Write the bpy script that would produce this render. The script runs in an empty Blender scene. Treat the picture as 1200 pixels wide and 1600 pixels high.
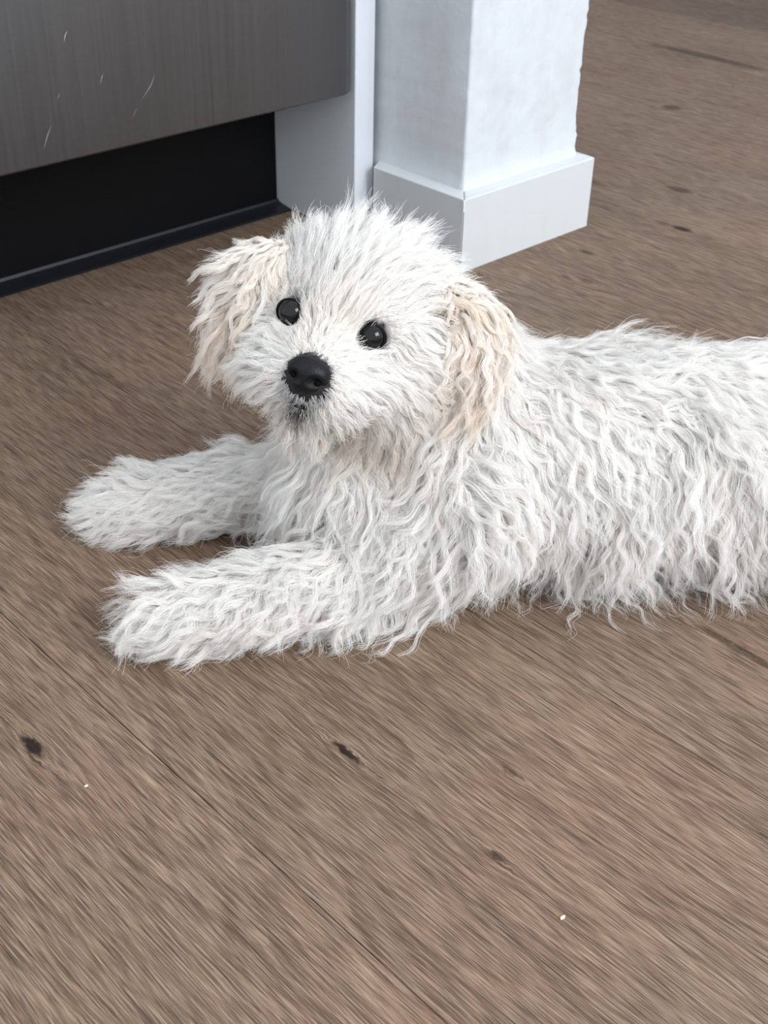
import bpy, bmesh, math, random
import numpy as np
from mathutils import Vector, Matrix, kdtree, bvhtree

random.seed(7)
RNG = np.random.default_rng(11)
SC = bpy.context.scene
COL = SC.collection

# ------------------------------------------------------------------ camera
# world axes: X runs along the appliance front, Y along the floor planks, Z up; the lens is 0.5 m above the floor
CAM_H = 0.5
FPX, PITCH, ROLL, YAW = 1937.7, 0.59124, -0.0249, 0.79789
SY, CY = math.sin(YAW), math.cos(YAW)
fwl = Vector((0, math.cos(PITCH), -math.sin(PITCH)))
rtl = Vector((1, 0, 0)); dnl = fwl.cross(rtl)
rtl, dnl = (math.cos(ROLL) * rtl + math.sin(ROLL) * dnl), (-math.sin(ROLL) * rtl + math.cos(ROLL) * dnl)
ROT_L2W = Matrix(((SY, CY, 0), (-CY, SY, 0), (0, 0, 1)))      # viewer-heading frame -> room axes
cam_d = bpy.data.cameras.new('camera')
cam = bpy.data.objects.new('camera', cam_d); COL.objects.link(cam)
R3 = ROT_L2W @ Matrix((rtl, -dnl, -fwl)).transposed()
cam.matrix_world = Matrix.Translation((0, 0, CAM_H)) @ R3.to_4x4()
cam_d.sensor_fit = 'VERTICAL'; cam_d.sensor_height = 36; cam_d.lens = 36 * FPX / 1600
cam_d.clip_start = 0.02
cam_d.dof.use_dof = True; cam_d.dof.focus_distance = 0.68; cam_d.dof.aperture_fstop = 26
SC.camera = cam

# ------------------------------------------------------------------ world, window light, exposure
w = bpy.data.worlds.new('world'); SC.world = w; w.use_nodes = True
bg = w.node_tree.nodes['Background']
bg.inputs[0].default_value = (0.86, 0.93, 1.0, 1); bg.inputs[1].default_value = 0.86
ld = bpy.data.lights.new('window_light', 'AREA'); ld.shape = 'RECTANGLE'; ld.size = 1.5; ld.size_y = 1.2
ld.energy = 46; ld.color = (0.93, 0.97, 1.0)
lo = bpy.data.objects.new('window_light', ld); COL.objects.link(lo)
lo.location = (0.75, -1.9, 1.75)
lo.rotation_euler = (Vector((0.55, 0.6, 0.05)) - Vector(lo.location)).to_track_quat('-Z', 'Y').to_euler()
SC.view_settings.view_transform = 'Standard'; SC.view_settings.look = 'None'
SC.view_settings.exposure = 0.80; SC.view_settings.gamma = 1.0; SC.view_settings.use_curve_mapping = False
SC.cycles.max_bounces = 7; SC.cycles.diffuse_bounces = 7; SC.cycles.glossy_bounces = 4; SC.cycles.transmission_bounces = 9
SC.cycles.use_adaptive_sampling = True; SC.cycles.adaptive_threshold = .045; SC.cycles.adaptive_min_samples = 12

# ------------------------------------------------------------------ helpers
def tag(o, label=None, cat=None, group=None, kind=None):
    if label: o['label'] = label
    if cat: o['category'] = cat
    if group: o['group'] = group
    if kind: o['kind'] = kind
    return o

def obj(name, data, mat=None, parent=None):
    if isinstance(data, bmesh.types.BMesh):
        me = bpy.data.meshes.new(name); data.to_mesh(me); data.free(); data = me
    o = bpy.data.objects.new(name, data); COL.objects.link(o)
    if mat is not None and not data.materials: data.materials.append(mat)
    if parent is not None: o.parent = parent
    return o

def smooth(o):
    for p in o.data.polygons: p.use_smooth = True
    return o

def box_bm(a, b, bev=0.0, seg=2):
    bm = bmesh.new()
    bmesh.ops.create_cube(bm, size=1)
    for v in bm.verts:
        v.co = Vector([a[i] + (v.co[i] + 0.5) * (b[i] - a[i]) for i in range(3)])
    if bev > 0:
        bmesh.ops.bevel(bm, geom=list(bm.edges), offset=bev, segments=seg, profile=0.5, affect='EDGES')
    return bm

class NT:
    def __init__(s, name):
        s.m = bpy.data.materials.new(name); s.m.use_nodes = True
        s.t = s.m.node_tree; s.t.nodes.clear()
        s.out = s.n('ShaderNodeOutputMaterial')
    def n(s, typ, **kw):
        nd = s.t.nodes.new(typ)
        for k, v in kw.items(): setattr(nd, k, v)
        return nd
    def l(s, a, b): s.t.links.new(a, b)
    def put(s, sock, v):
        if isinstance(v, bpy.types.NodeSocket): s.l(v, sock)
        elif v is not None: sock.default_value = v
    def math(s, op, a, b=None, c=None, clamp=False):
        nd = s.n('ShaderNodeMath', operation=op); nd.use_clamp = clamp
        s.put(nd.inputs[0], a); s.put(nd.inputs[1], b); s.put(nd.inputs[2], c)
        return nd.outputs[0]
    def vmath(s, op, a, b=None):
        nd = s.n('ShaderNodeVectorMath', operation=op)
        s.put(nd.inputs[0], a); s.put(nd.inputs[1], b)
        return nd.outputs['Value'] if op in ('LENGTH', 'DISTANCE', 'DOT_PRODUCT') else nd.outputs[0]
    def noise(s, vec, scale=1.0, detail=2.0, rough=0.5, dist=0.0):
        nd = s.n('ShaderNodeTexNoise'); s.put(nd.inputs['Vector'], vec)
        nd.inputs['Scale'].default_value = scale; nd.inputs['Detail'].default_value = detail
        nd.inputs['Roughness'].default_value = rough; nd.inputs['Distortion'].default_value = dist
        return nd.outputs[0]
    def maprange(s, v, a, b, c=0.0, d=1.0, smooth=False):
        nd = s.n('ShaderNodeMapRange'); nd.clamp = True
        if smooth: nd.interpolation_type = 'SMOOTHSTEP'
        s.put(nd.inputs[0], v)
        for i, x in enumerate((a, b, c, d)): nd.inputs[i + 1].default_value = x
        return nd.outputs[0]
    def mix(s, f, a, b, mode='MIX'):
        nd = s.n('ShaderNodeMix', data_type='RGBA', blend_type=mode)
        s.put(nd.inputs[0], f); s.put(nd.inputs[6], a); s.put(nd.inputs[7], b)
        return nd.outputs[2]
    def ramp(s, v, stops):
        nd = s.n('ShaderNodeValToRGB'); s.put(nd.inputs[0], v)
        el = nd.color_ramp.elements
        while len(el) < len(stops): el.new(0.5)
        for e, (p, c) in zip(el, stops): e.position = p; e.color = (*c, 1)
        return nd.outputs[0]
    def principled(s, color, rough=0.5, metal=0.0, spec=0.5, bump=None, bstr=0.1, bdist=0.001, **kw):
        p = s.n('ShaderNodeBsdfPrincipled')
        s.put(p.inputs['Base Color'], color if isinstance(color, bpy.types.NodeSocket) else (*color, 1))
        s.put(p.inputs['Roughness'], rough); p.inputs['Metallic'].default_value = metal
        p.inputs['Specular IOR Level'].default_value = spec
        for k, v in kw.items(): s.put(p.inputs[k], v)
        if bump is not None:
            b = s.n('ShaderNodeBump'); b.inputs['Strength'].default_value = bstr; b.inputs['Distance'].default_value = bdist
            s.l(bump, b.inputs['Height']); s.l(b.outputs[0], p.inputs['Normal'])
        s.l(p.outputs[0], s.out.inputs[0])
        return s.m

def srgb(r, g, b):
    f = lambda c: (c / 255 / 12.92) if c / 255 <= 0.04045 else ((c / 255 + 0.055) / 1.055) ** 2.4
    return (f(r), f(g), f(b))

# ------------------------------------------------------------------ materials of the room
def mat_floor():
    t = NT('oak_plank')
    pos = t.n('ShaderNodeNewGeometry').outputs['Position']
    oi = t.n('ShaderNodeObjectInfo')
    sep = t.n('ShaderNodeSeparateXYZ'); t.l(pos, sep.inputs[0])
    x, y = sep.outputs[0], sep.outputs[1]
    rnd = t.math('MULTIPLY', oi.outputs['Random'], 37.0)
    # knots: (u, v, half width, half length, strength)
    knots = [(.211, .494, .0042, .014, 1), (.338, .372, .0026, .015, 1), (.434, .436, .003, .018, .9), (.427, .700, .004, .012, .9),
             (1.155, .722, .008, .013, .9), (1.542, 1.012, .012, .018, .7), (1.20, .905, .011, .045, .6), (1.26, .80, .010, .022, .6),
             (1.02, .748, .006, .011, .6), (.96, .70, .006, .010, .4), (1.83, 1.15, .018, .13, .6), (.135, .30, .004, .012, .5),
             (.395, .300, .003, .006, .5), (.58, .262, .004, .05, .6), (.46, .165, .003, .02, .6), (.345, .265, .0025, .006, .7)]
    wob = t.noise(pos, 160, 2); wobx = t.math('MULTIPLY', t.math('SUBTRACT', wob, 0.5), 0.006)
    xk = t.math('ADD', x, wobx)
    kmask = None; warp = None
    for (ku, kv, a, b, s_) in knots:
        dx = t.math('DIVIDE', t.math('SUBTRACT', xk, ku), a); dy = t.math('DIVIDE', t.math('SUBTRACT', y, kv), b)
        r = t.math('SQRT', t.math('ADD', t.math('MULTIPLY', dx, dx), t.math('MULTIPLY', dy, dy)))
        m = t.maprange(r, 0.45, 1.15, s_, 0.0, True)
        kmask = m if kmask is None else t.math('MAXIMUM', kmask, m)
        g = t.math('MULTIPLY', t.math('EXPONENT', t.math('MULTIPLY', t.math('MULTIPLY', r, r), -0.10)), t.math('MULTIPLY', dx, -a * 0.55))
        warp = g if warp is None else t.math('ADD', warp, g)
    comb0 = t.n('ShaderNodeCombineXYZ'); t.l(t.math('MULTIPLY', x, 7.0), comb0.inputs[0]); t.l(t.math('ADD', t.math('MULTIPLY', y, 2.2), rnd), comb0.inputs[1])
    wn = t.math('MULTIPLY', t.math('SUBTRACT', t.noise(comb0.outputs[0], 1, 3, .55), 0.5), 0.013)
    xw = t.math('ADD', t.math('ADD', x, warp), wn)
    yr = t.math('ADD', y, rnd)
    def co(sx, sy, xs=xw):
        c = t.n('ShaderNodeCombineXYZ'); t.l(t.math('MULTIPLY', xs, sx), c.inputs[0]); t.l(t.math('MULTIPLY', yr, sy), c.inputs[1])
        return c.outputs[0]
    fine = t.noise(co(1500, 40), 1, 3, .7)
    dash = t.noise(co(900, 22), 1, 3, .65)
    mid = t.noise(co(230, 6.5), 1, 3, .6)
    large = t.noise(co(13, 2.4), 1, 2, .5)
    patch = t.noise(co(5, 5.0), 1, 2, .5)
    rings = t.math('FRACT', t.math('MULTIPLY', t.noise(co(9.5, .95), 1, 1.5, .45), 19))
    ring = t.maprange(t.math('POWER', rings, 2.2), 0, 1, 0, 1)
    v = t.math('MULTIPLY', fine, 0.46)
    v = t.math('MULTIPLY_ADD', dash, 0.30, v)
    v = t.math('MULTIPLY_ADD', mid, 0.16, v)
    v = t.math('MULTIPLY_ADD', large, 0.10, v)
    v = t.math('MULTIPLY_ADD', ring, -0.04, v)
    col = t.ramp(v, [(0.36, srgb(72, 58, 48)), (0.45, srgb(105, 87, 74)), (0.52, srgb(128, 108, 93)), (0.59, srgb(147, 126, 110)), (0.69, srgb(167, 147, 130))])
    tone = t.ramp(patch, [(0.33, srgb(240, 238, 232)), (0.5, srgb(250, 248, 245)), (0.66, srgb(255, 246, 241))])
    col = t.mix(1.0, col, tone, 'MULTIPLY')
    col = t.mix(1.0, col, oi.outputs['Color'], 'MULTIPLY')
    def dashes(sx, sy, r0, r1, k):
        vo = t.n('ShaderNodeTexVoronoi', voronoi_dimensions='2D'); t.l(co(sx, sy), vo.inputs['Vector']); vo.inputs['Scale'].default_value = 1
        return t.maprange(vo.outputs['Distance'], r0, r1, k, 0.0)
    ringsoft = t.maprange(mid, .35, .65, 1.0, .25)
    dsh = t.math('MAXIMUM', t.math('MULTIPLY', dashes(820, 26, .18, .36, .78), ringsoft), dashes(1350, 44, .18, .38, .45))
    lite = t.math('MULTIPLY', dashes(1000, 32, .14, .38, .32), 1.0)
    col = t.mix(lite, col, (*srgb(176, 157, 140), 1))
    col = t.mix(dsh, col, (*srgb(66, 52, 44), 1))
    pore = t.math('MAXIMUM', t.maprange(dash, 0.34, 0.375, 0.35, 0.0), t.maprange(fine, 0.375, 0.42, 0.4, 0.0))
    col = t.mix(pore, col, (*srgb(62, 50, 42), 1))
    halo = t.maprange(kmask, 0, .5, 0, .25)
    col = t.mix(halo, col, (*srgb(120, 95, 76), 1))
    col = t.mix(t.math('MULTIPLY', kmask, 0.93), col, (*srgb(26, 18, 16), 1))
    hgt = t.math('ADD', t.math('MULTIPLY', fine, .5), dash)
    rough = t.maprange(dash, .3, .7, .66, .5)
    return t.principled(col, rough, spec=0.16, bump=hgt, bstr=0.35, bdist=0.0006)

def mat_paint(name, c, c2, scale, rough, bstr, smudge=True):
    t = NT(name)
    pos = t.n('ShaderNodeNewGeometry').outputs['Position']
    n1 = t.noise(pos, scale, 4, .6)
    st = t.vmath('MULTIPLY', pos, (40, 40, 9))
    n2 = t.noise(st, 1, 3, .6)
    f = t.maprange(t.math('ADD', t.math('MULTIPLY', n1, .5), t.math('MULTIPLY', n2, .5)), .46, .72, 0, 1)
    col = t.mix(f, (*c, 1), (*c2, 1))
    return t.principled(col, rough, spec=.4, bump=t.noise(pos, scale * 7, 4, .6), bstr=bstr, bdist=.0015)

M_FLOOR = mat_floor()
M_WALL = mat_paint('wall_plaster', srgb(202, 205, 209), srgb(192, 193, 197), 22, .75, .3)
M_BASE = mat_paint('baseboard_lacquer', srgb(204, 206, 208), srgb(199, 201, 203), 8, .4, .02)
M_PANEL = mat_paint('white_laminate', srgb(206, 210, 215), srgb(200, 204, 209), 10, .4, .02)
M_CAULK = mat_paint('caulk', srgb(232, 232, 228), srgb(215, 214, 208), 60, .55, .1)

def mat_steel():
    t = NT('brushed_steel')
    pos = t.n('ShaderNodeNewGeometry').outputs['Position']
    br = t.noise(t.vmath('MULTIPLY', pos, (420, 420, 5)), 1, 3, .6)
    bl = t.noise(t.vmath('MULTIPLY', pos, (7, 7, 1.5)), 1, 2, .5)
    f = t.math('ADD', t.math('MULTIPLY', br, .45), t.math('MULTIPLY', bl, .55))
    col = t.ramp(f, [(.35, srgb(106, 104, 105)), (.65, srgb(113, 111, 111))])
    return t.principled(col, t.maprange(br, .3, .7, .36, .42), metal=1.0, bump=br, bstr=.015, bdist=.0004)
M_STEEL = mat_steel()
def plain(name, c, rough, spec=.5, var=.15, scale=40, **kw):
    t = NT(name)
    pos = t.n('ShaderNodeNewGeometry').outputs['Position']
    f = t.noise(pos, scale, 3)
    col = t.mix(f, (*[x * (1 - var) for x in c], 1), (*[min(1, x * (1 + var)) for x in c], 1))
    return t.principled(col, rough, spec=spec, **kw)
M_BLACK = plain('black_plastic', srgb(8, 8, 10), .5, .14)
M_SEAL = plain('grey_seal', srgb(24, 25, 29), .4, .4)
M_SCRATCH = plain('bare_metal_scratch', srgb(150, 150, 153), .5, .5)
M_CRUMB = plain('crumb', srgb(225, 205, 180), .8, .2)

# ------------------------------------------------------------------ floor: single planks, long along Y
floor = bpy.data.objects.new('floor', None); COL.objects.link(floor)
tag(floor, 'grey-brown oak-look plank floor under the dog', kind='structure')
PW, PL, PT = 0.2245, 1.9, 0.012
pm = None
bm = box_bm((-PW / 2 + .00022, -PL / 2 + .00022, -PT), (PW / 2 - .00022, PL / 2 - .00022, 0), .0004, 1)
pm = bpy.data.meshes.new('plank'); bm.to_mesh(pm); bm.free(); pm.materials.append(M_FLOOR)
pr = random.Random(5)
for i in range(-5, 12):
    uc = 0.258 + PW * (i + .5)
    off = {0: -.55, -1: -.62, 1: -.50, 2: -.65}.get(i, pr.uniform(-1.2, -.4)) - .3
    for k in range(3):
        vc = off + PL * (k + .5)
        if i in (-1, 0, 1, 2): pass
        o = obj('plank', pm, None, floor); o.location = (uc, vc, 0)
        tn = pr.uniform(.92, 1.04)
        tn = {0: 1.0, -1: 1.02, 1: .97, 2: .98, 8: .70, 9: .72}.get(i, tn)  # the two far rows have the light's falloff painted in as darker colour
        wm = pr.uniform(-.015, .015)
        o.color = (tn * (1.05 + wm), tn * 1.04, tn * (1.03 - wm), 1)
sub = obj('subfloor', box_bm((-.86, -1.8, -.05), (2.95, 5.3, -.0125)), M_BLACK, floor)

# ------------------------------------------------------------------ walls and baseboards
BH = 0.0768
WX0, WX1, WY0, WY1 = .8985, 1.0715, .8185, 1.60
def rough_wall(name, x0, x1, y0, y1, z1, amp):
    # plaster wall end: fine grid on the faces, uneven where the plaster was trowelled round the corner
    bm = bmesh.new()
    nz = 260
    ring = []
    def line(a, b, n): return [Vector(a).lerp(Vector(b), k / n) for k in range(n)]
    c = .0035
    pts = []
    pts += line((x0, y1), (x0, y0 + c), 24)
    pts += [Vector((x0 + c * (1 - math.cos(a)), y0 + c * (1 - math.sin(a)))) for a in (0, .4, .8, 1.2)]
    pts += line((x0 + c, y0), (x1 - c, y0), 40)
    pts += [Vector((x1 - c * (1 - math.sin(a)), y0 + c * (1 - math.cos(a)))) for a in (0, .4, .8, 1.2)]
    pts += line((x1, y0 + c), (x1, y1), 24)
    pts += [Vector((x1, y1))]
    from mathutils import noise as mn
    rows = []
    zs = [z1 * (k / nz) ** 1.8 for k in range(nz + 1)]
    for z in zs:
        row = []
        for p in pts:
            q = Vector((p.x * 90, p.y * 90, z * 90))
            d = mn.noise(q) * .0007 + mn.noise(q * .3) * .0009
            near = max(0, 1 - abs(p.x - x1) / .012) * max(0, 1 - abs(p.y - y0) / .02)
            d2 = (mn.noise(Vector((3, 7, z * 160))) * .0034 + mn.noise(Vector((1, 2, z * 45))) * .0018) * near
            flare = .006 * math.exp(-max(0, z - BH) / .012)                 # plaster swells onto the board
            nx = -1 if p.x < x0 + c else (1 if p.x > x1 - c else 0); ny = -1 if p.y < y0 + c else 0
            row.append(bm.verts.new((p.x + nx * (d + flare * .6) + d2, p.y + ny * (d + flare * .6), z)))
        rows.append(row)
    for a, b in zip(rows, rows[1:]):
        for k in range(len(pts) - 1):
            bm.faces.new((a[k], a[k + 1], b[k + 1], b[k]))
        bm.faces.new((a[-1], a[0], b[0], b[-1]))
    bm.faces.new(rows[-1])
    bmesh.ops.recalc_face_normals(bm, faces=bm.faces)
    o = smooth(obj(name, bm, M_WALL))
    return o
tag(rough_wall('wall_center', WX0, WX1, WY0, WY1, 2.4, 1), 'white plastered wall end with rough right edge beside the appliance', kind='structure')
def board(name, pts, label):
    # baseboard prism along a footprint, top edge softly rounded
    bm = bmesh.new()
    vs = [bm.verts.new((x, y, 0.0)) for x, y in pts]
    f = bm.faces.new(vs)
    e = bmesh.ops.extrude_face_region(bm, geom=[f])
    for v in e['geom']:
        if isinstance(v, bmesh.types.BMVert): v.co.z = BH
    bmesh.ops.recalc_face_normals(bm, faces=bm.faces)
    ed = [x for x in bm.edges if all(v.co.z > BH - 1e-5 for v in x.verts)] + [x for x in bm.edges if abs(x.verts[0].co.z - x.verts[1].co.z) > .01]
    bmesh.ops.bevel(bm, geom=ed, offset=.0012, segments=2, profile=.5, affect='EDGES')
    o = obj(name, bm, M_BASE)
    return tag(o, label, kind='structure')
BX0, BX1, BY0 = .8775, 1.0825, .7975
g = .0003
board('baseboard_front', [(BX0 + g, BY0), (BX1 - g, BY0), (WX1, WY0 - .0003), (WX0, WY0 - .0003)], 'white baseboard across the front of the wall end')
board('baseboard_left', [(BX0, BY0 + g), (WX0 - .0003, WY0), (WX0 - .0003, .9405), (BX0, .9285)], 'white baseboard on the shaded side of the wall end')
board('baseboard_right', [(BX1, BY0 + g), (BX1, 1.6), (WX1 + .0003, 1.6), (WX1 + .0003, WY0)], 'white baseboard on the far side of the wall end')
# caulk bead where the boards meet at the corner
cb = box_bm((BX0 - .0004, BY0 - .0004, BH - .013), (BX0 + .0018, BY0 + .0018, BH - .001), .0006, 1)
tag(obj('trim_1', cb, M_CAULK), 'small caulked nick at the baseboard corner', kind='structure')
tag(obj('wall_back', box_bm((-.85, 1.6, 0), (1.0715, 1.7, 2.4)), M_WALL), 'white kitchen wall behind the appliance', kind='structure')
tag(obj('wall_far', box_bm((2.75, -1.5, 0), (2.85, 5.2, 2.4)), M_WALL), 'unseen white far wall, set close to dim the far floor', kind='structure')  # out of view; placed near so it blocks sky light from the far floor

tag(obj('wall_rear_blocker', box_bm((1.0725, 2.5, 0), (2.75, 2.6, 2.4)), M_WALL), 'added unseen white wall that keeps sky light off the far floor', kind='structure')  # out of view, added to block more sky and darken the far floor

# ------------------------------------------------------------------ appliance
dw = bpy.data.objects.new('dishwasher', None); COL.objects.link(dw); dw.location = (.555, 1.2, 0)
tag(dw, 'brushed stainless steel kitchen appliance with recessed black kickboard', 'dishwasher')
def wpart(name, bm, mat, parent, sm=False):
    o = obj(name, bm, mat, parent)
    loc = Vector(dw.location)
    for v in o.data.vertices: v.co -= loc
    if sm: smooth(o)
    return o
DZ = .1535; DV = .9375
def prism(fp, z0, z1):
    bm = bmesh.new(); a = [bm.verts.new((x, y, z0)) for x, y in fp]; b = [bm.verts.new((x, y, z1)) for x, y in fp]
    for k in range(len(fp)): bm.faces.new((a[k], a[(k + 1) % len(fp)], b[(k + 1) % len(fp)], b[k]))
    bm.faces.new(a[::-1]); bm.faces.new(b); bmesh.ops.recalc_face_normals(bm, faces=bm.faces)
    return bm
# door skin folded back in a shallow chamfer at both ends
bm = prism([(.258, DV + .024), (.258, DV + .004), (.266, DV), (.8470, DV), (.8555, DV + .0042), (.8555, DV + .024)], DZ, .83)
bmesh.ops.bevel(bm, geom=[e for e in bm.edges if all(v.co.z < DZ + .001 for v in e.verts) and any(v.co.y < DV + .02 for v in e.verts)], offset=.0018, segments=2, profile=.5, affect='EDGES')
door = wpart('door', bm, M_STEEL, dw)
wpart('body', box_bm((.262, DV + .026, .16), (.8515, 1.58, .82), .002, 1), M_BLACK, dw)
wpart('kickboard', box_bm((.258, 1.0705, .0005), (.8620, 1.085, .158), .0006, 1), M_BLACK, dw)
# clear-grey sealing profile along the foot of the kickboard: an upright lip and a flat flange
bm = bmesh.new()
prof = [(1.0703, .0075), (1.0690, .0078), (1.0672, .0052), (1.0620, .0036), (1.0540, .0026), (1.0465, .0016), (1.0445, .0002), (1.0703, .0002)]
ra = [bm.verts.new((.258, y, z)) for y, z in prof]; rb = [bm.verts.new((.8622, y, z)) for y, z in prof]
for k in range(len(prof)):
    j = (k + 1) % len(prof); bm.faces.new((ra[k], ra[j], rb[j], rb[k]))
bm.faces.new(ra[::-1]); bm.faces.new(rb)
bmesh.ops.recalc_face_normals(bm, faces=bm.faces)
tag(obj('trim_2', bm, M_SEAL), 'dark grey plastic sealing strip along the kickboard on the floor', kind='structure')

def onplane_w(px, py, v):
    d = ROT_L2W @ (rtl * ((px - 600) / FPX) + dnl * ((py - 800) / FPX) + fwl)
    t_ = v / d.y
    return Vector((0, 0, CAM_H)) + d * t_
def scratch(pts, wd):
    bm = bmesh.new(); P = [onplane_w(a, b, DV - .00015) for a, b in pts]
    n = 10; Q = []
    for k in range(n + 1):
        s_ = k / n * (len(P) - 1); i = min(int(s_), len(P) - 2); f = s_ - i
        Q.append(P[i].lerp(P[i + 1], f))
    prev = None
    for k, q in enumerate(Q):
        hw = wd * math.sin(math.pi * (k + .35) / (n + .7))
        d = (Q[min(k + 1, n)] - Q[max(k - 1, 0)]).normalized(); s = d.cross(Vector((0, 1, 0))).normalized()
        r = [bm.verts.new(q + s * hw), bm.verts.new(q + Vector((0, -.00006, 0))), bm.verts.new(q - s * hw)]
        if prev:
            for a in range(2): bm.faces.new((prev[a], prev[a + 1], r[a + 1], r[a]))
        prev = r
    wpart('scratch', bm, M_SCRATCH, door)
for pts, wd in (([(105, 48), (102, 55), (100, 66)], .0007), ([(162, 113), (159, 121), (157, 131)], .0005), ([(242, 116), (236, 133), (222, 155)], .0004),
                ([(80, 197), (74, 212), (69, 232)], .0005), ([(93, 145), (90, 155)], .0003), ([(214, 168), (207, 184)], .00025)):
    scratch(pts, wd * .6)

tag(obj('cabinet_end_panel', box_bm((.8628, .9412, .0004), (.8893, 1.598, .87), .0008, 1), M_PANEL),
    'white upright cabinet end panel between the steel appliance and the plastered wall', 'panel')

# ------------------------------------------------------------------ dog: landmarks in the viewer-heading frame (x right, y away, z up)
def P(px, py, y=None, z=None):
    d = rtl * ((px - 600) / FPX) + dnl * ((py - 800) / FPX) + fwl
    t_ = y / d.y if y is not None else (z - CAM_H) / d.z
    return Vector((0, 0, CAM_H)) + d * t_
ROOT = Vector((0.10, .68, 0))
dog = bpy.data.objects.new('dog', None); COL.objects.link(dog)
dog.location = ROT_L2W @ ROOT; dog.rotation_euler = ROT_L2W.to_euler()
tag(dog, 'fluffy white curly-haired puppy with cream ears lying on the plank floor', 'dog')

iv = Vector((0, -.83, .557)); ir = Vector((1, 0, 0)); iu = Vector((0, .557, .83))
tilt = math.atan2(38, 125)
er = ir * math.cos(tilt) - iu * math.sin(tilt); eu = iu * math.cos(tilt) + ir * math.sin(tilt)
F = (iv * .94 - eu * .31 - er * .13).normalized()
HR = (er - F * er.dot(F)).normalized()         # towards image right along the eye line
HU = HR.cross(F).normalized()
if HU.z < 0: HU = -HU
EYE_M = P(520, 507, y=.638)
EYES = [P(458, 487, y=EYE_M.y + .006), P(582, 525, y=EYE_M.y - .004)]
EYE_R = .0082
NOSE = EYE_M + F * .040 - HU * .0225 + HR * .0035
MOUTH = NOSE - HU * .0180 - F * .0070
SK = EYE_M - F * .040 - HU * .002              # middle of the skull

blobs = []   # centre a, centre b, radius a, radius b, fur length, groom, lift, wave amplitude, region
def cap(a, b, ra, rb, fl, groom, lift=.55, wave=.0024, reg='body'):
    blobs.append((Vector(a), Vector(b), ra, rb, fl, Vector(groom), lift, wave, reg))
V = Vector
DOWN = V((.04, -.10, -1))
# torso
cap((.035, .697, .081), (.14, .708, .076), .066, .065, .058, (.10, -.25, -1), .32)
cap((.14, .708, .076), (.27, .713, .074), .065, .067, .062, (.16, -.2, -1), .32)
cap((.27, .713, .076), (.355, .725, .078), .069, .066, .060, (.2, -.2, -1), .32)
# chest and neck
cap((.000, .690, .068), (.035, .700, .080), .056, .066, .054, (-.25, -.3, -1), .35)
cap((.045, .700, .105), tuple(SK - V((-.014, .0, .014))), .056, .048, .042, (.2, -.3, -1), .35)
# haunches, hind feet, tail (past the frame)
cap((.350, .680, .055), (.31, .668, .045), .048, .036, .045, (.1, -.4, -1), .35)
cap((.345, .775, .055), (.30, .79, .045), .048, .036, .036, (.1, .4, -1), .5)
cap((.35, .660, .022), (.31, .660, .018), .020, .018, .020, (-.8, -.3, -.3), .5, .0015, 'paw')
cap((.30, .80, .022), (.25, .80, .018), .020, .018, .020, (-.8, .3, -.3), .5, .0015, 'paw')
cap((.405, .725, .10), (.45, .715, .135), .018, .014, .05, (.5, 0, -.6), .5)
cap((.45, .715, .135), (.46, .70, .165), .014, .010, .05, (.5, 0, -.6), .5)
# near foreleg
sh = V((.055, .655, .075)); el = P(600, 890, y=.640); w1 = P(405, 935, z=.026); p1 = P(268, 962, z=.022)
cap(sh, el, .042, .030, .044, (-.15, -.45, -1), .38)
cap(el, w1, .027, .0205, .036, (-.45, -.6, -.75), .5, .003, 'leg')
cap(w1, p1, .0205, .0195, .034, (-.65, -.6, -.45), .5, .0024, 'leg')
cap(p1, P(250, 970, z=.020), .0195, .017, .024, (-.75, -.7, -.2), .5, .0012, 'paw')
# far foreleg
sh2 = V((.02, .755, .075)); el2 = P(478, 752, z=.036); w2 = P(330, 765, z=.030); p2 = P(205, 790, z=.022)
cap(sh2, el2, .040, .027, .042, (-.6, -.3, -.8), .4)
cap(el2, w2, .024, .020, .038, (-.8, -.35, -.5), .45, .003, 'leg')
cap(w2, p2, .020, .019, .035, (-1, -.2, -.25), .45, .002, 'leg')
cap(p2, P(178, 797, z=.018), .019, .017, .024, (-1, -.1, -.1), .55, .001, 'paw')
# skull, cheeks, muzzle
cap(SK + HR * -.010, SK + HR * .010, .0405, .0405, .032, (0, 0, 0), .4, .002, 'head')
cap(SK + HU * .004 + F * .008, SK + HU * .004 - F * .010, .0395, .0395, .032, (0, 0, 0), .4, .002, 'head')
for s_ in (-1, 1): cap(NOSE - F * .019 - HU * .008 + HR * (.010 * s_), EYE_M - F * .014 - HU * .022 + HR * (.020 * s_), .0165, .021, .030, (0, 0, 0), .6, .0018, 'head')
cap(EYE_M + HR * -.022 - HU * .020 - F * .022, EYE_M + HR * .022 - HU * .020 - F * .022, .027, .027, .034, (0, 0, 0), .5, .0020, 'head')
cap(EYE_M - F * .012 - HU * .012, NOSE - F * .012 - HU * .003, .023, .0165, .026, (0, 0, 0), .55, .0016, 'head')
cap(EYE_M - F * .010 - HU * .028, NOSE - F * .016 - HU * .016, .018, .0125, .036, (0, 0, 0), .55, .0018, 'head')

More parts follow.
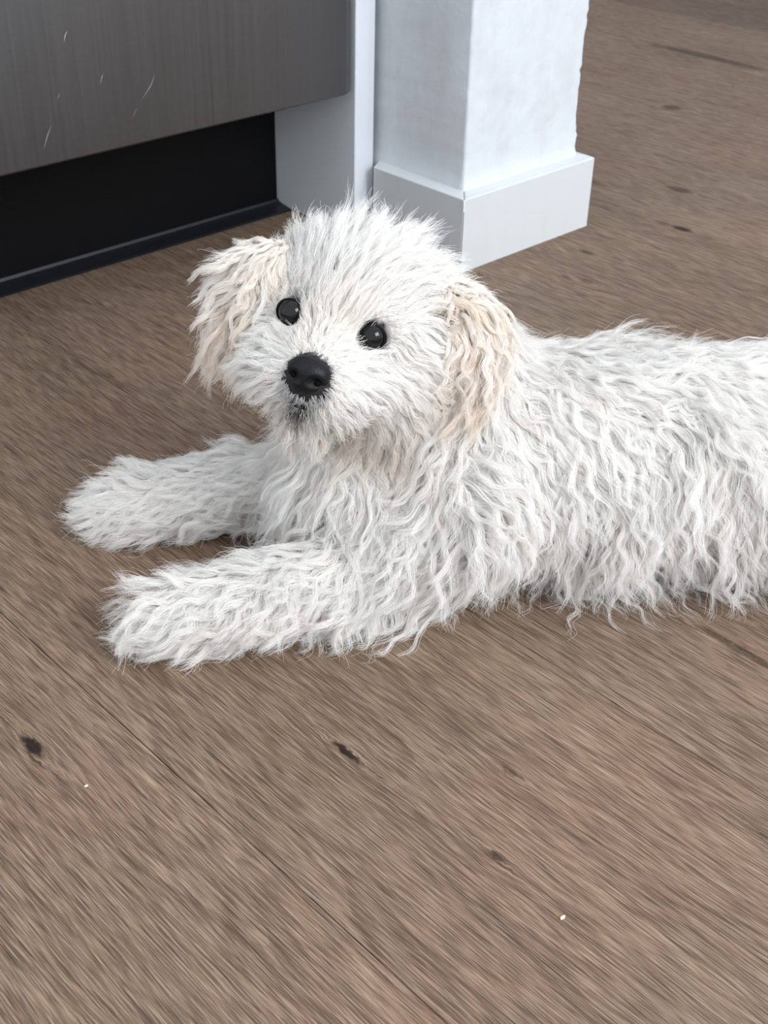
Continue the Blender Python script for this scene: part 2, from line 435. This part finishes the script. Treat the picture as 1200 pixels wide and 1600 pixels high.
cap(EYE_M - F * .016 - HU * .043, NOSE - F * .026 - HU * .026, .017, .013, .034, (0, 0, 0), .5, .0018, 'head')
def capsule_into(bm, a, b, ra, rb):
    n, m = 20, 8
    ax = (b - a); L = ax.length
    q = ax.to_track_quat('Z', 'Y').to_matrix() if L > 1e-6 else Matrix.Identity(3)
    rings = []
    prof = [(-ra * math.cos(t), ra * math.sin(t)) for t in [math.pi / 2 * k / m for k in range(m + 1)]]
    prof += [(L + rb * math.sin(t), rb * math.cos(t)) for t in [math.pi / 2 * k / m for k in range(m + 1)]]
    for (zz, r) in prof:
        if r < 1e-6: rings.append([bm.verts.new(a + q @ Vector((0, 0, zz)))])
        else: rings.append([bm.verts.new(a + q @ Vector((r * math.cos(k * math.tau / n), r * math.sin(k * math.tau / n), zz))) for k in range(n)])
    for A, B in zip(rings, rings[1:]):
        if len(A) == 1: [bm.faces.new((A[0], B[(k + 1) % n], B[k])) for k in range(n)]
        elif len(B) == 1: [bm.faces.new((A[k], A[(k + 1) % n], B[0])) for k in range(n)]
        else: [bm.faces.new((A[k], A[(k + 1) % n], B[(k + 1) % n], B[k])) for k in range(n)]

def remeshed(bm, voxel, smooth_it):
    me = bpy.data.meshes.new('tmp'); bm.to_mesh(me); bm.free()
    o = bpy.data.objects.new('tmp', me); COL.objects.link(o)
    r = o.modifiers.new('r', 'REMESH'); r.mode = 'VOXEL'; r.voxel_size = voxel; r.use_smooth_shade = True
    s = o.modifiers.new('s', 'SMOOTH'); s.factor = .5; s.iterations = smooth_it
    dg = bpy.context.evaluated_depsgraph_get(); dg.update()
    ev = o.evaluated_get(dg)
    out = bpy.data.meshes.new_from_object(ev, depsgraph=dg)
    bpy.data.objects.remove(o)
    return out

bm = bmesh.new()
for b in blobs: capsule_into(bm, b[0] - ROOT, b[1] - ROOT, b[2], b[3])
body_me = remeshed(bm, .0042, 7); body_me.name = 'body'
nv = len(body_me.vertices)
co = np.empty(nv * 3); body_me.vertices.foreach_get('co', co); co = co.reshape(-1, 3)
co[:, 2] = np.maximum(co[:, 2], .0015); body_me.vertices.foreach_set('co', co.ravel()); body_me.update()
def skin_mat():
    t = NT('skin')
    at = t.n('ShaderNodeAttribute', attribute_name='pigment')
    c = t.mix(at.outputs['Fac'], (*srgb(205, 198, 193), 1), (*srgb(40, 36, 38), 1))
    return t.principled(c, .7, spec=.2)
M_SKIN = skin_mat()
pg = np.zeros(nv)
wco = co + np.array(ROOT)
for e_ in EYES: pg = np.maximum(pg, np.clip((.0118 - np.linalg.norm(wco - np.array(e_), axis=1)) / .002, 0, 1))
pg = np.maximum(pg, np.clip((.0180 - np.linalg.norm(wco - np.array(NOSE - HU * .003), axis=1)) / .003, 0, 1))
pa = body_me.attributes.new('pigment', 'FLOAT', 'POINT'); pa.data.foreach_set('value', pg.astype(np.float32))
body = smooth(obj('body', body_me, M_SKIN, dog))

# ------------------------------------------------------------------ fur
def mat_fur():
    t = NT('fur')
    at = t.n('ShaderNodeAttribute', attribute_name='tint')
    sp = t.n('ShaderNodeSeparateColor'); t.l(at.outputs['Color'], sp.inputs[0])
    cream, dark, val = sp.outputs[0], sp.outputs[1], sp.outputs[2]
    c = t.mix(cream, (.965, .957, .943, 1), (*srgb(244, 218, 190), 1))
    c = t.mix(dark, c, (.035, .033, .036, 1))
    c = t.mix(1.0, c, t.ramp(val, [(0, (.93, .93, .93)), (1, (1, 1, 1))]), 'MULTIPLY')
    d = t.n('ShaderNodeBsdfDiffuse'); t.l(c, d.inputs[0])
    tr = t.n('ShaderNodeBsdfTranslucent'); t.l(c, tr.inputs[0])
    gl = t.n('ShaderNodeBsdfGlossy'); gl.inputs['Roughness'].default_value = .45; gl.inputs[0].default_value = (.9, .92, .95, 1)
    m1 = t.n('ShaderNodeMixShader'); m1.inputs[0].default_value = .42; t.l(d.outputs[0], m1.inputs[1]); t.l(tr.outputs[0], m1.inputs[2])
    m2 = t.n('ShaderNodeMixShader'); m2.inputs[0].default_value = .05; t.l(m1.outputs[0], m2.inputs[1]); t.l(gl.outputs[0], m2.inputs[2])
    t.l(m2.outputs[0], t.out.inputs[0])
    return t.m
M_FUR = mat_fur()

def nrm(a): return a / np.maximum(np.linalg.norm(a, axis=-1, keepdims=True), 1e-9)
NV = lambda v: np.array(v, dtype=float)
rootv = NV(ROOT)

def sample(me, dens_fn, n):
    me.calc_loop_triangles()
    nt = len(me.loop_triangles)
    tri = np.empty(nt * 3, dtype=np.int32); me.loop_triangles.foreach_get('vertices', tri); tri = tri.reshape(-1, 3)
    co = np.empty(len(me.vertices) * 3); me.vertices.foreach_get('co', co); co = co.reshape(-1, 3)
    vn = np.empty(len(me.vertices) * 3); me.vertices.foreach_get('normal', vn); vn = vn.reshape(-1, 3)
    a, b, c = co[tri[:, 0]], co[tri[:, 1]], co[tri[:, 2]]
    area = np.linalg.norm(np.cross(b - a, c - a), axis=1) / 2
    wgt = area * dens_fn((a + b + c) / 3 + rootv); wgt /= wgt.sum()
    idx = RNG.choice(nt, n, p=wgt)
    r1, r2 = np.sqrt(RNG.random(n)), RNG.random(n)
    w0, w1_, w2_ = (1 - r1)[:, None], (r1 * (1 - r2))[:, None], (r1 * r2)[:, None]
    p = w0 * co[tri[idx, 0]] + w1_ * co[tri[idx, 1]] + w2_ * co[tri[idx, 2]]
    nn = nrm(w0 * vn[tri[idx, 0]] + w1_ * vn[tri[idx, 1]] + w2_ * vn[tri[idx, 2]])
    return p + rootv, nn

def capdist(p, a, b, ra, rb):
    a, b = NV(a), NV(b); ab = b - a; L2 = max(ab @ ab, 1e-12)
    t_ = np.clip(((p - a) @ ab) / L2, 0, 1)
    return np.linalg.norm(p - (a + t_[:, None] * ab), axis=1) - (ra + (rb - ra) * t_)

fF, fU, fR, fN, fE, fS = NV(F), NV(HU), NV(HR), NV(NOSE), [NV(e) for e in EYES], NV(SK)
eyem = NV(EYE_M)

def field(p, n):
    """fur parameters at the roots"""
    N = len(p)
    W = np.zeros(N); L = np.zeros(N); G = np.zeros((N, 3)); LI = np.zeros(N); WA = np.zeros(N); H = np.zeros(N); PAW = np.zeros(N)
    for (a, b, ra, rb, fl, g, li, wa, reg) in blobs:
        d = capdist(p, a, b, ra, rb)
        w_ = np.exp(-np.clip(d, -.004, None) / .006) + 1e-9
        W += w_; L += w_ * fl; LI += w_ * li; WA += w_ * wa
        if reg == 'head': H += w_
        else: G += w_[:, None] * NV(g)
        if reg == 'paw': PAW += w_
    L /= W; LI /= W; WA /= W; H /= W; G /= W[:, None]; PAW /= W
    low = np.clip((.05 - p[:, 2]) / .04, 0, 1) * (1 - PAW) * (p[:, 0] > 0)
    L *= 1 + .45 * low
    # on the back the coat is combed towards the rump
    top = np.clip(n[:, 2], 0, 1)[:, None] * (p[:, 0] > .04)[:, None]
    G = G * (1 - .8 * top) + top * np.array([.75, -.40, -.05]); LI *= 1 - .30 * top[:, 0] * (1 - H); L *= 1 - .15 * top[:, 0] * (1 - H)
    # head: hair runs away from the nose
    rel = p - fN
    rad = nrm(rel - .25 * fF * 0)
    h_up = (p - eyem) @ fU; h_f = (p - eyem) @ fF; h_r = (p - eyem) @ fR
    gh = rad + np.array([0, 0, -.35]) * np.clip(1 - h_up / .02, 0, 1)[:, None]
    gh += fU * np.clip((h_up - .01) / .03, 0, 1)[:, None] * .5
    gh += fR * np.sign(h_r)[:, None] * np.clip(np.abs(h_r) / .03, 0, 1)[:, None] * .35
    G = G * (1 - H[:, None]) + gh * H[:, None]
    crown = H * np.clip((h_up - .012) / .025, 0, 1)
    mo = np.linalg.norm(p - NV(MOUTH), axis=1); L *= 1 - .6 * np.exp(-(mo / .009) ** 2)
    LI += crown * .34 + H * .08; L *= 1 + .36 * crown
    WA *= 1 - .45 * H
    # short hair round nose, lips and eyes
    dn = np.linalg.norm(p - (fN - fF * .004), axis=1)
    s = np.clip((dn - .012) / .020, 0, 1)
    L = L * (1 - H) + H * L * (.26 + .74 * s)
    for e in fE:
        de = np.linalg.norm(p - e, axis=1)
        k = np.clip((de - .009) / .016, 0, 1)
        L *= .34 + .66 * k
        away = nrm((p - e) - np.outer((p - e) @ fF, fF))
        G += away * ((1 - k) * 1.3)[:, None]
    return L, G, LI, WA, H, PAW

TREE = bvhtree.BVHTree.FromPolygons([tuple(v.co) for v in body_me.vertices], [tuple(p.vertices) for p in body_me.polygons])

def vnoise(p, scale, seed):
    """smooth random vector field, three channels"""
    r = np.random.default_rng(seed); out = np.zeros((len(p), 3))
    for _ in range(10):
        k = r.normal(0, 1, (3, 3)) * scale; ph = r.uniform(0, 6.28, 3)
        out += np.sin(p @ k + ph)
    return out / 2.2
def grow(p, n, L, G, LI, WA, K=14, proj=.85, calm=0.0, grav=.5, curl=None, tree=TREE, minlift=.0015, wl=(.020, .036), keep=None):
    """guide curve of every lock"""
    N = len(p)
    Gt = G - n * (np.sum(G * n, axis=1) * proj)[:, None]
    cm = np.broadcast_to(1 - calm, (N,))[:, None]
    Gt = nrm(nrm(Gt) + RNG.normal(0, .17, (N, 3)) * cm + .30 * vnoise(p, 70, 3) * cm)
    Gt = nrm(Gt - n * (np.sum(Gt * n, axis=1) * .8 * .62 * (proj > .5))[:, None] * (1 + .6 * np.clip(n[:, 2:3], 0, 1)))
    lift = np.clip(LI + RNG.normal(0, .12, N), .12, LI + .18)[:, None]
    d = nrm(Gt + n * lift)
    L = L * RNG.uniform(.72, 1.22, N)
    st = (L / (K - 1))[:, None]
    pts = np.empty((N, K, 3)); pts[:, 0] = p - n * .001
    side = nrm(np.cross(d, n)); wlen = RNG.uniform(wl[0], wl[1], N); ph = 3.0 * vnoise(p, 55, 8)[:, 0] + RNG.normal(0, .7, N)
    amp = WA * RNG.uniform(.7, 1.7, N)
    cur = p.copy(); cd = d.copy()
    tgt = nrm(Gt + n * .05)
    for k in range(1, K):
        t_ = k / (K - 1)
        cd = nrm(cd + (tgt - cd) * .10 + np.array([0, 0, -1.0]) * (grav * 8 * st))
        cur = cur + cd * st
        s_ = L * t_
        env = np.minimum(1, t_ * 2.2) * amp
        q = cur + side * (np.sin(ph + 6.283 * s_ / wlen) * env - np.sin(ph) * 0)[:, None] + n * (np.cos(ph + 6.283 * s_ / wlen) * env * .55)[:, None]
        pts[:, k] = q
    lay = RNG.uniform(.001, .011, N) * np.clip(L / .04, .2, 1)
    # keep locks above the skin, off the eyeballs and on the floor
    for i in range(N):
        for k in range(2, K):
            q = pts[i, k] - rootv
            if tree is not None:
                loc, nn, _, dist = tree.find_nearest(Vector(q), .03)
                if loc is not None:
                    sd = (Vector(q) - loc).dot(nn); mn = minlift + lay[i] * k / K
                    if sd < mn: q = q + np.array(nn) * (mn - sd)
            pts[i, k] = q + rootv
    r = pts - (fN - fF * .002); dist = np.linalg.norm(r, axis=-1)
    k_ = np.where(dist < .0135, (.0135 - dist) / np.maximum(dist, 1e-5), 0); pts += r * k_[..., None]
    fl = RNG.uniform(.0008, .004, N)[:, None]
    low = pts[..., 2] < fl
    pts[..., 2] = np.where(low, fl + .12 * (pts[..., 2] - fl) * 0, pts[..., 2])
    return pts, L

def strands(name, parent, guides, groots, roots, tint, radius, clump=.82, jit=.0010, K=12, fly=.09):
    N = len(roots); GK = guides.shape[1]
    kd = kdtree.KDTree(len(groots))
    for i, g_ in enumerate(groots): kd.insert(Vector(g_), i)
    kd.balance()
    own = np.array([kd.find(Vector(r))[1] for r in roots])
    g = guides[own]
    lf = RNG.uniform(.70, 1.03, N)
    isfly = RNG.random(N) < fly
    lf = np.where(isfly, RNG.uniform(.9, 1.12, N), lf)
    under = RNG.random(N) < .26                       # short loose undercoat between the locks
    lf = np.where(under, RNG.uniform(.38, .62, N), lf)
    tt = np.linspace(0, 1, K)[None, :] * np.minimum(lf, 1)[:, None]
    x = tt * (GK - 1); i0 = np.minimum(x.astype(int), GK - 2); f = (x - i0)[..., None]
    ar = np.arange(N)[:, None]
    path = g[ar, i0] * (1 - f) + g[ar, i0 + 1] * f
    off = roots - groots[own]
    cl = np.where(isfly, clump * .35, clump * RNG.uniform(.88, 1.05, N))[:, None]
    cl = np.where(under[:, None], .15, cl)
    sp = 1 - cl * np.clip(tt * 1.25, 0, 1) ** .8
    path = path + off[:, None, :] * sp[..., None]
    crossing = RNG.random(N)
    # each hair's own slight wander
    j1 = RNG.normal(0, 1, (N, 1, 3)); j2 = RNG.normal(0, 1, (N, 1, 3)); phs = RNG.uniform(0, 6.28, (N, 1, 1))
    amp = np.where(isfly, jit * 2.6, jit)[:, None, None]
    path = path + amp * tt[..., None] * (j1 + j2 * np.sin(phs + tt[..., None] * 7))
    for e in fE:                                       # hairs stop short of the eyeballs, a few cross
        r = path - e; al = r @ fF; ll = np.linalg.norm(r - al[..., None] * fF, axis=-1)
        hit = (ll < .0070) & (al > -.006)
        for k in range(1, K):
            cut = hit[:, :k + 1].any(axis=1) & (crossing > .035)
            path[cut, k] = path[cut, k - 1] + (path[cut, k - 1] - e) * .002
    path[..., 2] = np.maximum(path[..., 2], .0006)
    path[:, 0] = roots
    cv = bpy.data.hair_curves.new(name)
    cv.add_curves([K] * N)
    cv.attributes['position'].data.foreach_set('vector', (path - rootv).astype(np.float32).ravel())
    tp = np.linspace(0, 1, K)[None, :]
    rad = radius * RNG.uniform(.75, 1.2, N)[:, None] * (1 - .72 * tp ** 1.6)
    if 'radius' not in cv.attributes: cv.attributes.new('radius', 'FLOAT', 'POINT')
    cv.attributes['radius'].data.foreach_set('value', rad.astype(np.float32).ravel())
    ta = cv.attributes.new('tint', 'FLOAT_COLOR', 'CURVE')
    ct = np.ones((N, 4), dtype=np.float32); ct[:, :3] = tint(roots, own); ta.data.foreach_set('color', ct.ravel())
    o = bpy.data.objects.new(name, cv); COL.objects.link(o); o.parent = parent
    cv.materials.append(M_FUR)
    o['kind'] = 'stuff'
    return o

def bare(p):
    """1 where fur grows"""
    m = np.ones(len(p))
    for e in fE: m *= np.linalg.norm(p - e, axis=1) > .0098
    m *= np.linalg.norm(p - fN, axis=1) > .0125
    m *= p[:, 2] > .004
    return m
def dens_lock(p):
    h = np.exp(-np.clip(np.linalg.norm(p - (fS + fF * .02), axis=1) - .06, 0, None) / .01)
    far = np.where(p[:, 0] > .27, .35, 1.0)
    return bare(p) * (1 + 1.2 * h) * far
def dens_hair(p):
    h = np.exp(-np.clip(np.linalg.norm(p - (fS + fF * .02), axis=1) - .06, 0, None) / .01)
    return bare(p) * (1 + 1.1 * h) * np.where(p[:, 0] > .27, .4, 1.0)

NLOCK, NHAIR = 11000, 350000
gp, gn = sample(body_me, dens_lock, NLOCK)
L, G, LI, WA, H, PAW = field(gp, gn)
crn = H * np.clip(((gp - eyem) @ fU - .012) / .025, 0, 1)
L = L * np.clip(1 + (.10 - .02 * crn) * vnoise(gp, 90, 21)[:, 1] + crn * RNG.normal(0, .14, len(gp)), .6, 1.5)
guides, GL = grow(gp, gn, L, G, LI, WA, calm=.35 * H)
seg = np.linalg.norm(np.diff(guides, axis=1), axis=2).max(axis=1)
ok = seg < 2.4 * GL / 13 + .0012                     # drop locks that snagged on the skin
guides, gp = guides[ok], gp[ok]
hp, hn = sample(body_me, dens_hair, NHAIR)
lockval = RNG.random(NLOCK)
def body_tint(p, own):
    N = len(p); t_ = np.zeros((N, 3))
    h = np.exp(-np.clip(np.linalg.norm(p - fS, axis=1) - .07, 0, None) / .01)
    up = (p - eyem) @ fU; r_ = np.abs((p - eyem) @ fR)
    chin = np.exp(-((up + .055) / .016) ** 2) * h
    under = np.exp(-((up + .004) / .012) ** 2 - ((r_ - .004) / .012) ** 2) * h * .5
    cheek = np.exp(-((r_ - .055) / .016) ** 2) * h * .35
    t_[:, 0] = np.clip(.05 + .16 * chin + under * .22 + cheek * .3 + .08 * lockval[own] + RNG.normal(0, .03, N), 0, 1)
    dn = np.linalg.norm(p - (fN - fU * .006), axis=1)
    t_[:, 1] = np.clip((.0150 - dn) / .004, 0, 1) * RNG.uniform(.1, .7, N) * (((p - fN) @ fU) < -.003)
    mouth = np.linalg.norm(p - NV(MOUTH), axis=1)
    t_[:, 1] = np.maximum(t_[:, 1], np.clip((.0105 - mouth) / .006, 0, 1) * (RNG.random(N) < .65))
    for e in fE:
        de = np.linalg.norm(p - e, axis=1)
        t_[:, 1] = np.maximum(t_[:, 1], np.clip((.0102 - de) / .0008, 0, .5))
    t_[:, 2] = np.clip(.5 * lockval[own] + RNG.uniform(0, .6, N), 0, 1)
    return t_
strands('coat', body, guides, gp, hp, body_tint, .00012)

# ------------------------------------------------------------------ ears: hanging flaps with their own fur
M_EARSKIN = plain('ear_skin', srgb(178, 166, 156), .7, .2, .05)
def ear(path, widths, outn, length, gdir, n_lock, n_hair, cream, label):
    """flat leaf swept along a path; outn = outward side of the flap"""
    bm = bmesh.new(); rows = []
    m = 14
    for (c, wd, th) in path_rows(path, widths):
        pass
    pts = path; n = len(pts)
    for k in range(n):
        c = pts[k]; tan = (pts[min(k + 1, n - 1)] - pts[max(k - 1, 0)]).normalized()
        o_ = (outn - tan * outn.dot(tan)).normalized(); s = tan.cross(o_).normalized()
        wd = widths[k]; th = .0055 if 0 < k < n - 1 else .003
        rows.append([bm.verts.new(c - ROOT + s * wd * math.cos(a) + o_ * (th * math.sin(a) - .12 * wd * math.cos(a) ** 2)) for a in [math.tau * j / m for j in range(m)]])
    for A, B in zip(rows, rows[1:]):
        for j in range(m): bm.faces.new((A[j], A[(j + 1) % m], B[(j + 1) % m], B[j]))
    bm.faces.new(rows[0][::-1]); bm.faces.new(rows[-1])
    bmesh.ops.recalc_face_normals(bm, faces=bm.faces)
    bmesh.ops.subdivide_edges(bm, edges=list(bm.edges), cuts=1, use_grid_fill=True, smooth=.6)
    e = smooth(obj('ear', bm, M_EARSKIN, dog)); e['label'] = label
    me = e.data; me.update()
    a0, a1 = NV(path[0]), NV(path[-1]); ax = (a1 - a0) / np.linalg.norm(a1 - a0) ** 2
    one = lambda p: np.where((p - a0) @ ax > .30, 1.0, 2.6)
    p, nn = sample(me, one, n_lock)
    up_ = np.clip(1 - ((p - a0) @ ax) / .35, 0, 1); Lr = (1 - .35 * up_) * np.full(len(p), length) * RNG.uniform(.8, 1.1, len(p)); nd = nn.copy(); nd[:, 2] = np.minimum(nd[:, 2], 0); Gr = np.tile(NV(gdir), (len(p), 1)) + nd * .35
    etree = bvhtree.BVHTree.FromPolygons([tuple(v.co) for v in me.vertices], [tuple(q.vertices) for q in me.polygons])
    gd, _ = grow(p, nn, Lr, Gr, .22 + .2 * up_, np.full(len(p), .0022), grav=.8, tree=etree, minlift=.002, wl=(.017, .028), proj=.5)
    hp_, _ = sample(me, one, n_hair)
    lv = RNG.random(n_lock)
    tp, bt = NV(pts[0]), NV(pts[-1])
    def tint(q, own):
        t_ = np.zeros((len(q), 3))
        s_ = (q - a0) @ ax; lat = np.linalg.norm(q - a0 - np.outer(s_, (a1 - a0)), axis=1)
        mid = np.exp(-(lat / .016) ** 2) * np.exp(-((s_ - .6) / .5) ** 2)
        t_[:, 0] = np.clip(cream * (.25 + .95 * mid) * (.6 + .6 * lv[own]) + RNG.normal(0, .04, len(q)), 0, 1)
        t_[:, 2] = np.clip(.5 * lv[own] + RNG.uniform(0, .6, len(q)), 0, 1)
        return t_
    strands('ear_fur', e, gd, p, hp_, tint, .00012, jit=.0008)
    return e
def path_rows(p, w_): return []
yl = SK.y + .004
ear([P(462, 398, y=yl + .006), P(432, 408, y=yl), P(404, 444, y=yl - .004), P(386, 488, y=yl - .005), P(378, 528, y=yl - .004)], [.007, .015, .021, .020, .012],
    V((-.65, -.65, .3)), .042, (-.16, -.15, -1), 600, 28000, .66, 'cream floppy ear hanging beside the appliance side of the face')
yr_ = SK.y - .004
ear([P(674, 446, y=yr_ + .004), P(720, 474, y=yr_ - .006), P(742, 515, y=yr_ - .016), P(745, 565, y=yr_ - .020), P(742, 604, y=yr_ - .020)], [.006, .013, .021, .020, .012],
    V((.55, -.78, .25)), .040, (.02, -.15, -1), 600, 28000, .88, 'apricot-tinged floppy ear lying against the neck')

# ------------------------------------------------------------------ eyes, nose, mouth, claws
M_EYE = NT('dark_eye').principled(srgb(16, 13, 13), .03, spec=.34)
M_LID = plain('black_eyelid', srgb(18, 16, 18), .8, .1)
def nose_mat():
    t = NT('nose_leather')
    pos = t.n('ShaderNodeNewGeometry').outputs['Position']
    vo = t.n('ShaderNodeTexVoronoi'); t.l(pos, vo.inputs['Vector']); vo.inputs['Scale'].default_value = 900
    return t.principled(srgb(15, 14, 16), .5, spec=.25, bump=vo.outputs['Distance'], bstr=.35, bdist=.0004)
M_NOSE = nose_mat()
M_HOLE = plain('nostril_black', srgb(6, 6, 7), .8, .1)
def uv_sphere(c, r, seg=32, rings=20, scale=(1, 1, 1), frame=None):
    bm = bmesh.new(); bmesh.ops.create_uvsphere(bm, u_segments=seg, v_segments=rings, radius=1)
    fr = frame or Matrix.Identity(3)
    for v in bm.verts: v.co = (c - ROOT) + fr @ Vector((v.co.x * r * scale[0], v.co.y * r * scale[1], v.co.z * r * scale[2]))
    return bm
HF = Matrix((HR, F, HU)).transposed()
for e, sgn in zip(EYES, (-1, 1)):
    eo = smooth(obj('eye', uv_sphere(e + F * .0012, EYE_R), M_EYE, dog))
    bm = bmesh.new()      # lid: rim round the eyeball, almond shaped
    nU, nV = 40, 10; gr = []
    for i in range(nU):
        a = math.tau * i / nU
        ca, sa = math.cos(a), math.sin(a)
        row = []
        for j in range(nV):
            b_ = math.tau * j / nV
            rr = .0079 + .0010 * math.cos(b_)
            q = HR * ca * rr * 1.04 + HU * sa * rr * .90 + F * (.0030 + .0013 * math.sin(b_) - .0012 * abs(ca))
            row.append(bm.verts.new(e + F * .0014 - ROOT + q))
        gr.append(row)
    for i in range(nU):
        for j in range(nV): bm.faces.new((gr[i][j], gr[(i + 1) % nU][j], gr[(i + 1) % nU][(j + 1) % nV], gr[i][(j + 1) % nV]))
    smooth(obj('eyelid', bm, M_LID, eo))
# nose leather: a rounded wedge, wide on top, cleft in front
bm = bmesh.new(); bmesh.ops.create_uvsphere(bm, u_segments=48, v_segments=32, radius=1)
for v in bm.verts:
    x, y, z = v.co
    wz = .0122 * (1 - .26 * max(0, -z)) 
    xx = x * wz * (1 + .10 * max(0, z)); yy = y * .0095; zz = z * (.0098 if z > 0 else .0112)
    if y > 0:
        for s in (-1, 1):
            dd = math.hypot((xx - s * .0064) / .0034, (zz + .0016 + .25 * abs(xx - s * .005)) / .0028)
            yy -= .0056 * math.exp(-dd ** 2.2)
        yy -= .0016 * math.exp(-(xx / .0010) ** 2) * (1 if zz < .002 else math.exp(-(zz - .002) / .002))
    v.co = (NOSE - ROOT) + HF @ Vector((xx, yy - .002, zz))
no = smooth(obj('nose', bm, M_NOSE, dog))
for s in (-1, 1):
    smooth(obj('nostril', uv_sphere(NOSE + HF @ Vector((s * .0066, .0012, -.0020)), .0023, 16, 10, (1.15, .7, .85), HF), M_HOLE, no))
# dark lips below the nose: short curved fold
bm = bmesh.new(); gr = []
for i in range(17):
    a = -1 + 2 * i / 16
    c = MOUTH + HR * (a * .0085) + HU * (-.0016 * a * a) + F * (.0035 - .007 * a * a)
    rr = .0024 * math.sqrt(max(.05, 1 - a * a * .95))
    gr.append([bm.verts.new(c - ROOT + HU * rr * math.cos(b) + F * rr * 1.2 * math.sin(b)) for b in [math.tau * j / 8 for j in range(8)]])
for A, B in zip(gr, gr[1:]):
    for j in range(8): bm.faces.new((A[j], A[(j + 1) % 8], B[(j + 1) % 8], B[j]))
bm.faces.new(gr[0][::-1]); bm.faces.new(gr[-1])
smooth(obj('mouth', bm, M_LID, dog))
M_PAD = plain('paw_pad', srgb(120, 104, 98), .6, .3)
for q in (P(186, 836, z=.005), P(206, 833, z=.005)):
    smooth(obj('paw_pad', uv_sphere(q, .006, 16, 10, (1.1, .8, .75)), M_PAD, dog))

# ------------------------------------------------------------------ crumbs on the floor
def crumb(px, py, r, label):
    bm = bmesh.new(); bmesh.ops.create_icosphere(bm, subdivisions=2, radius=r)
    rr = random.Random(px)
    for v in bm.verts: v.co = Vector((v.co.x * 1.4, v.co.y * .8, v.co.z * .6)) * rr.uniform(.75, 1.2)
    mz = min(v.co.z for v in bm.verts)
    for v in bm.verts: v.co.z -= mz
    o = obj('crumb', bm, M_CRUMB); o.location = ROT_L2W @ P(px, py, z=0)
    tag(o, label, 'crumb', 'crumbs on the plank floor')
crumb(879, 1435, .0012, 'pale flat crumb at the lower right of the bare floor')
crumb(135, 1229, .0009, 'tiny pale crumb just below the dark knot at left')
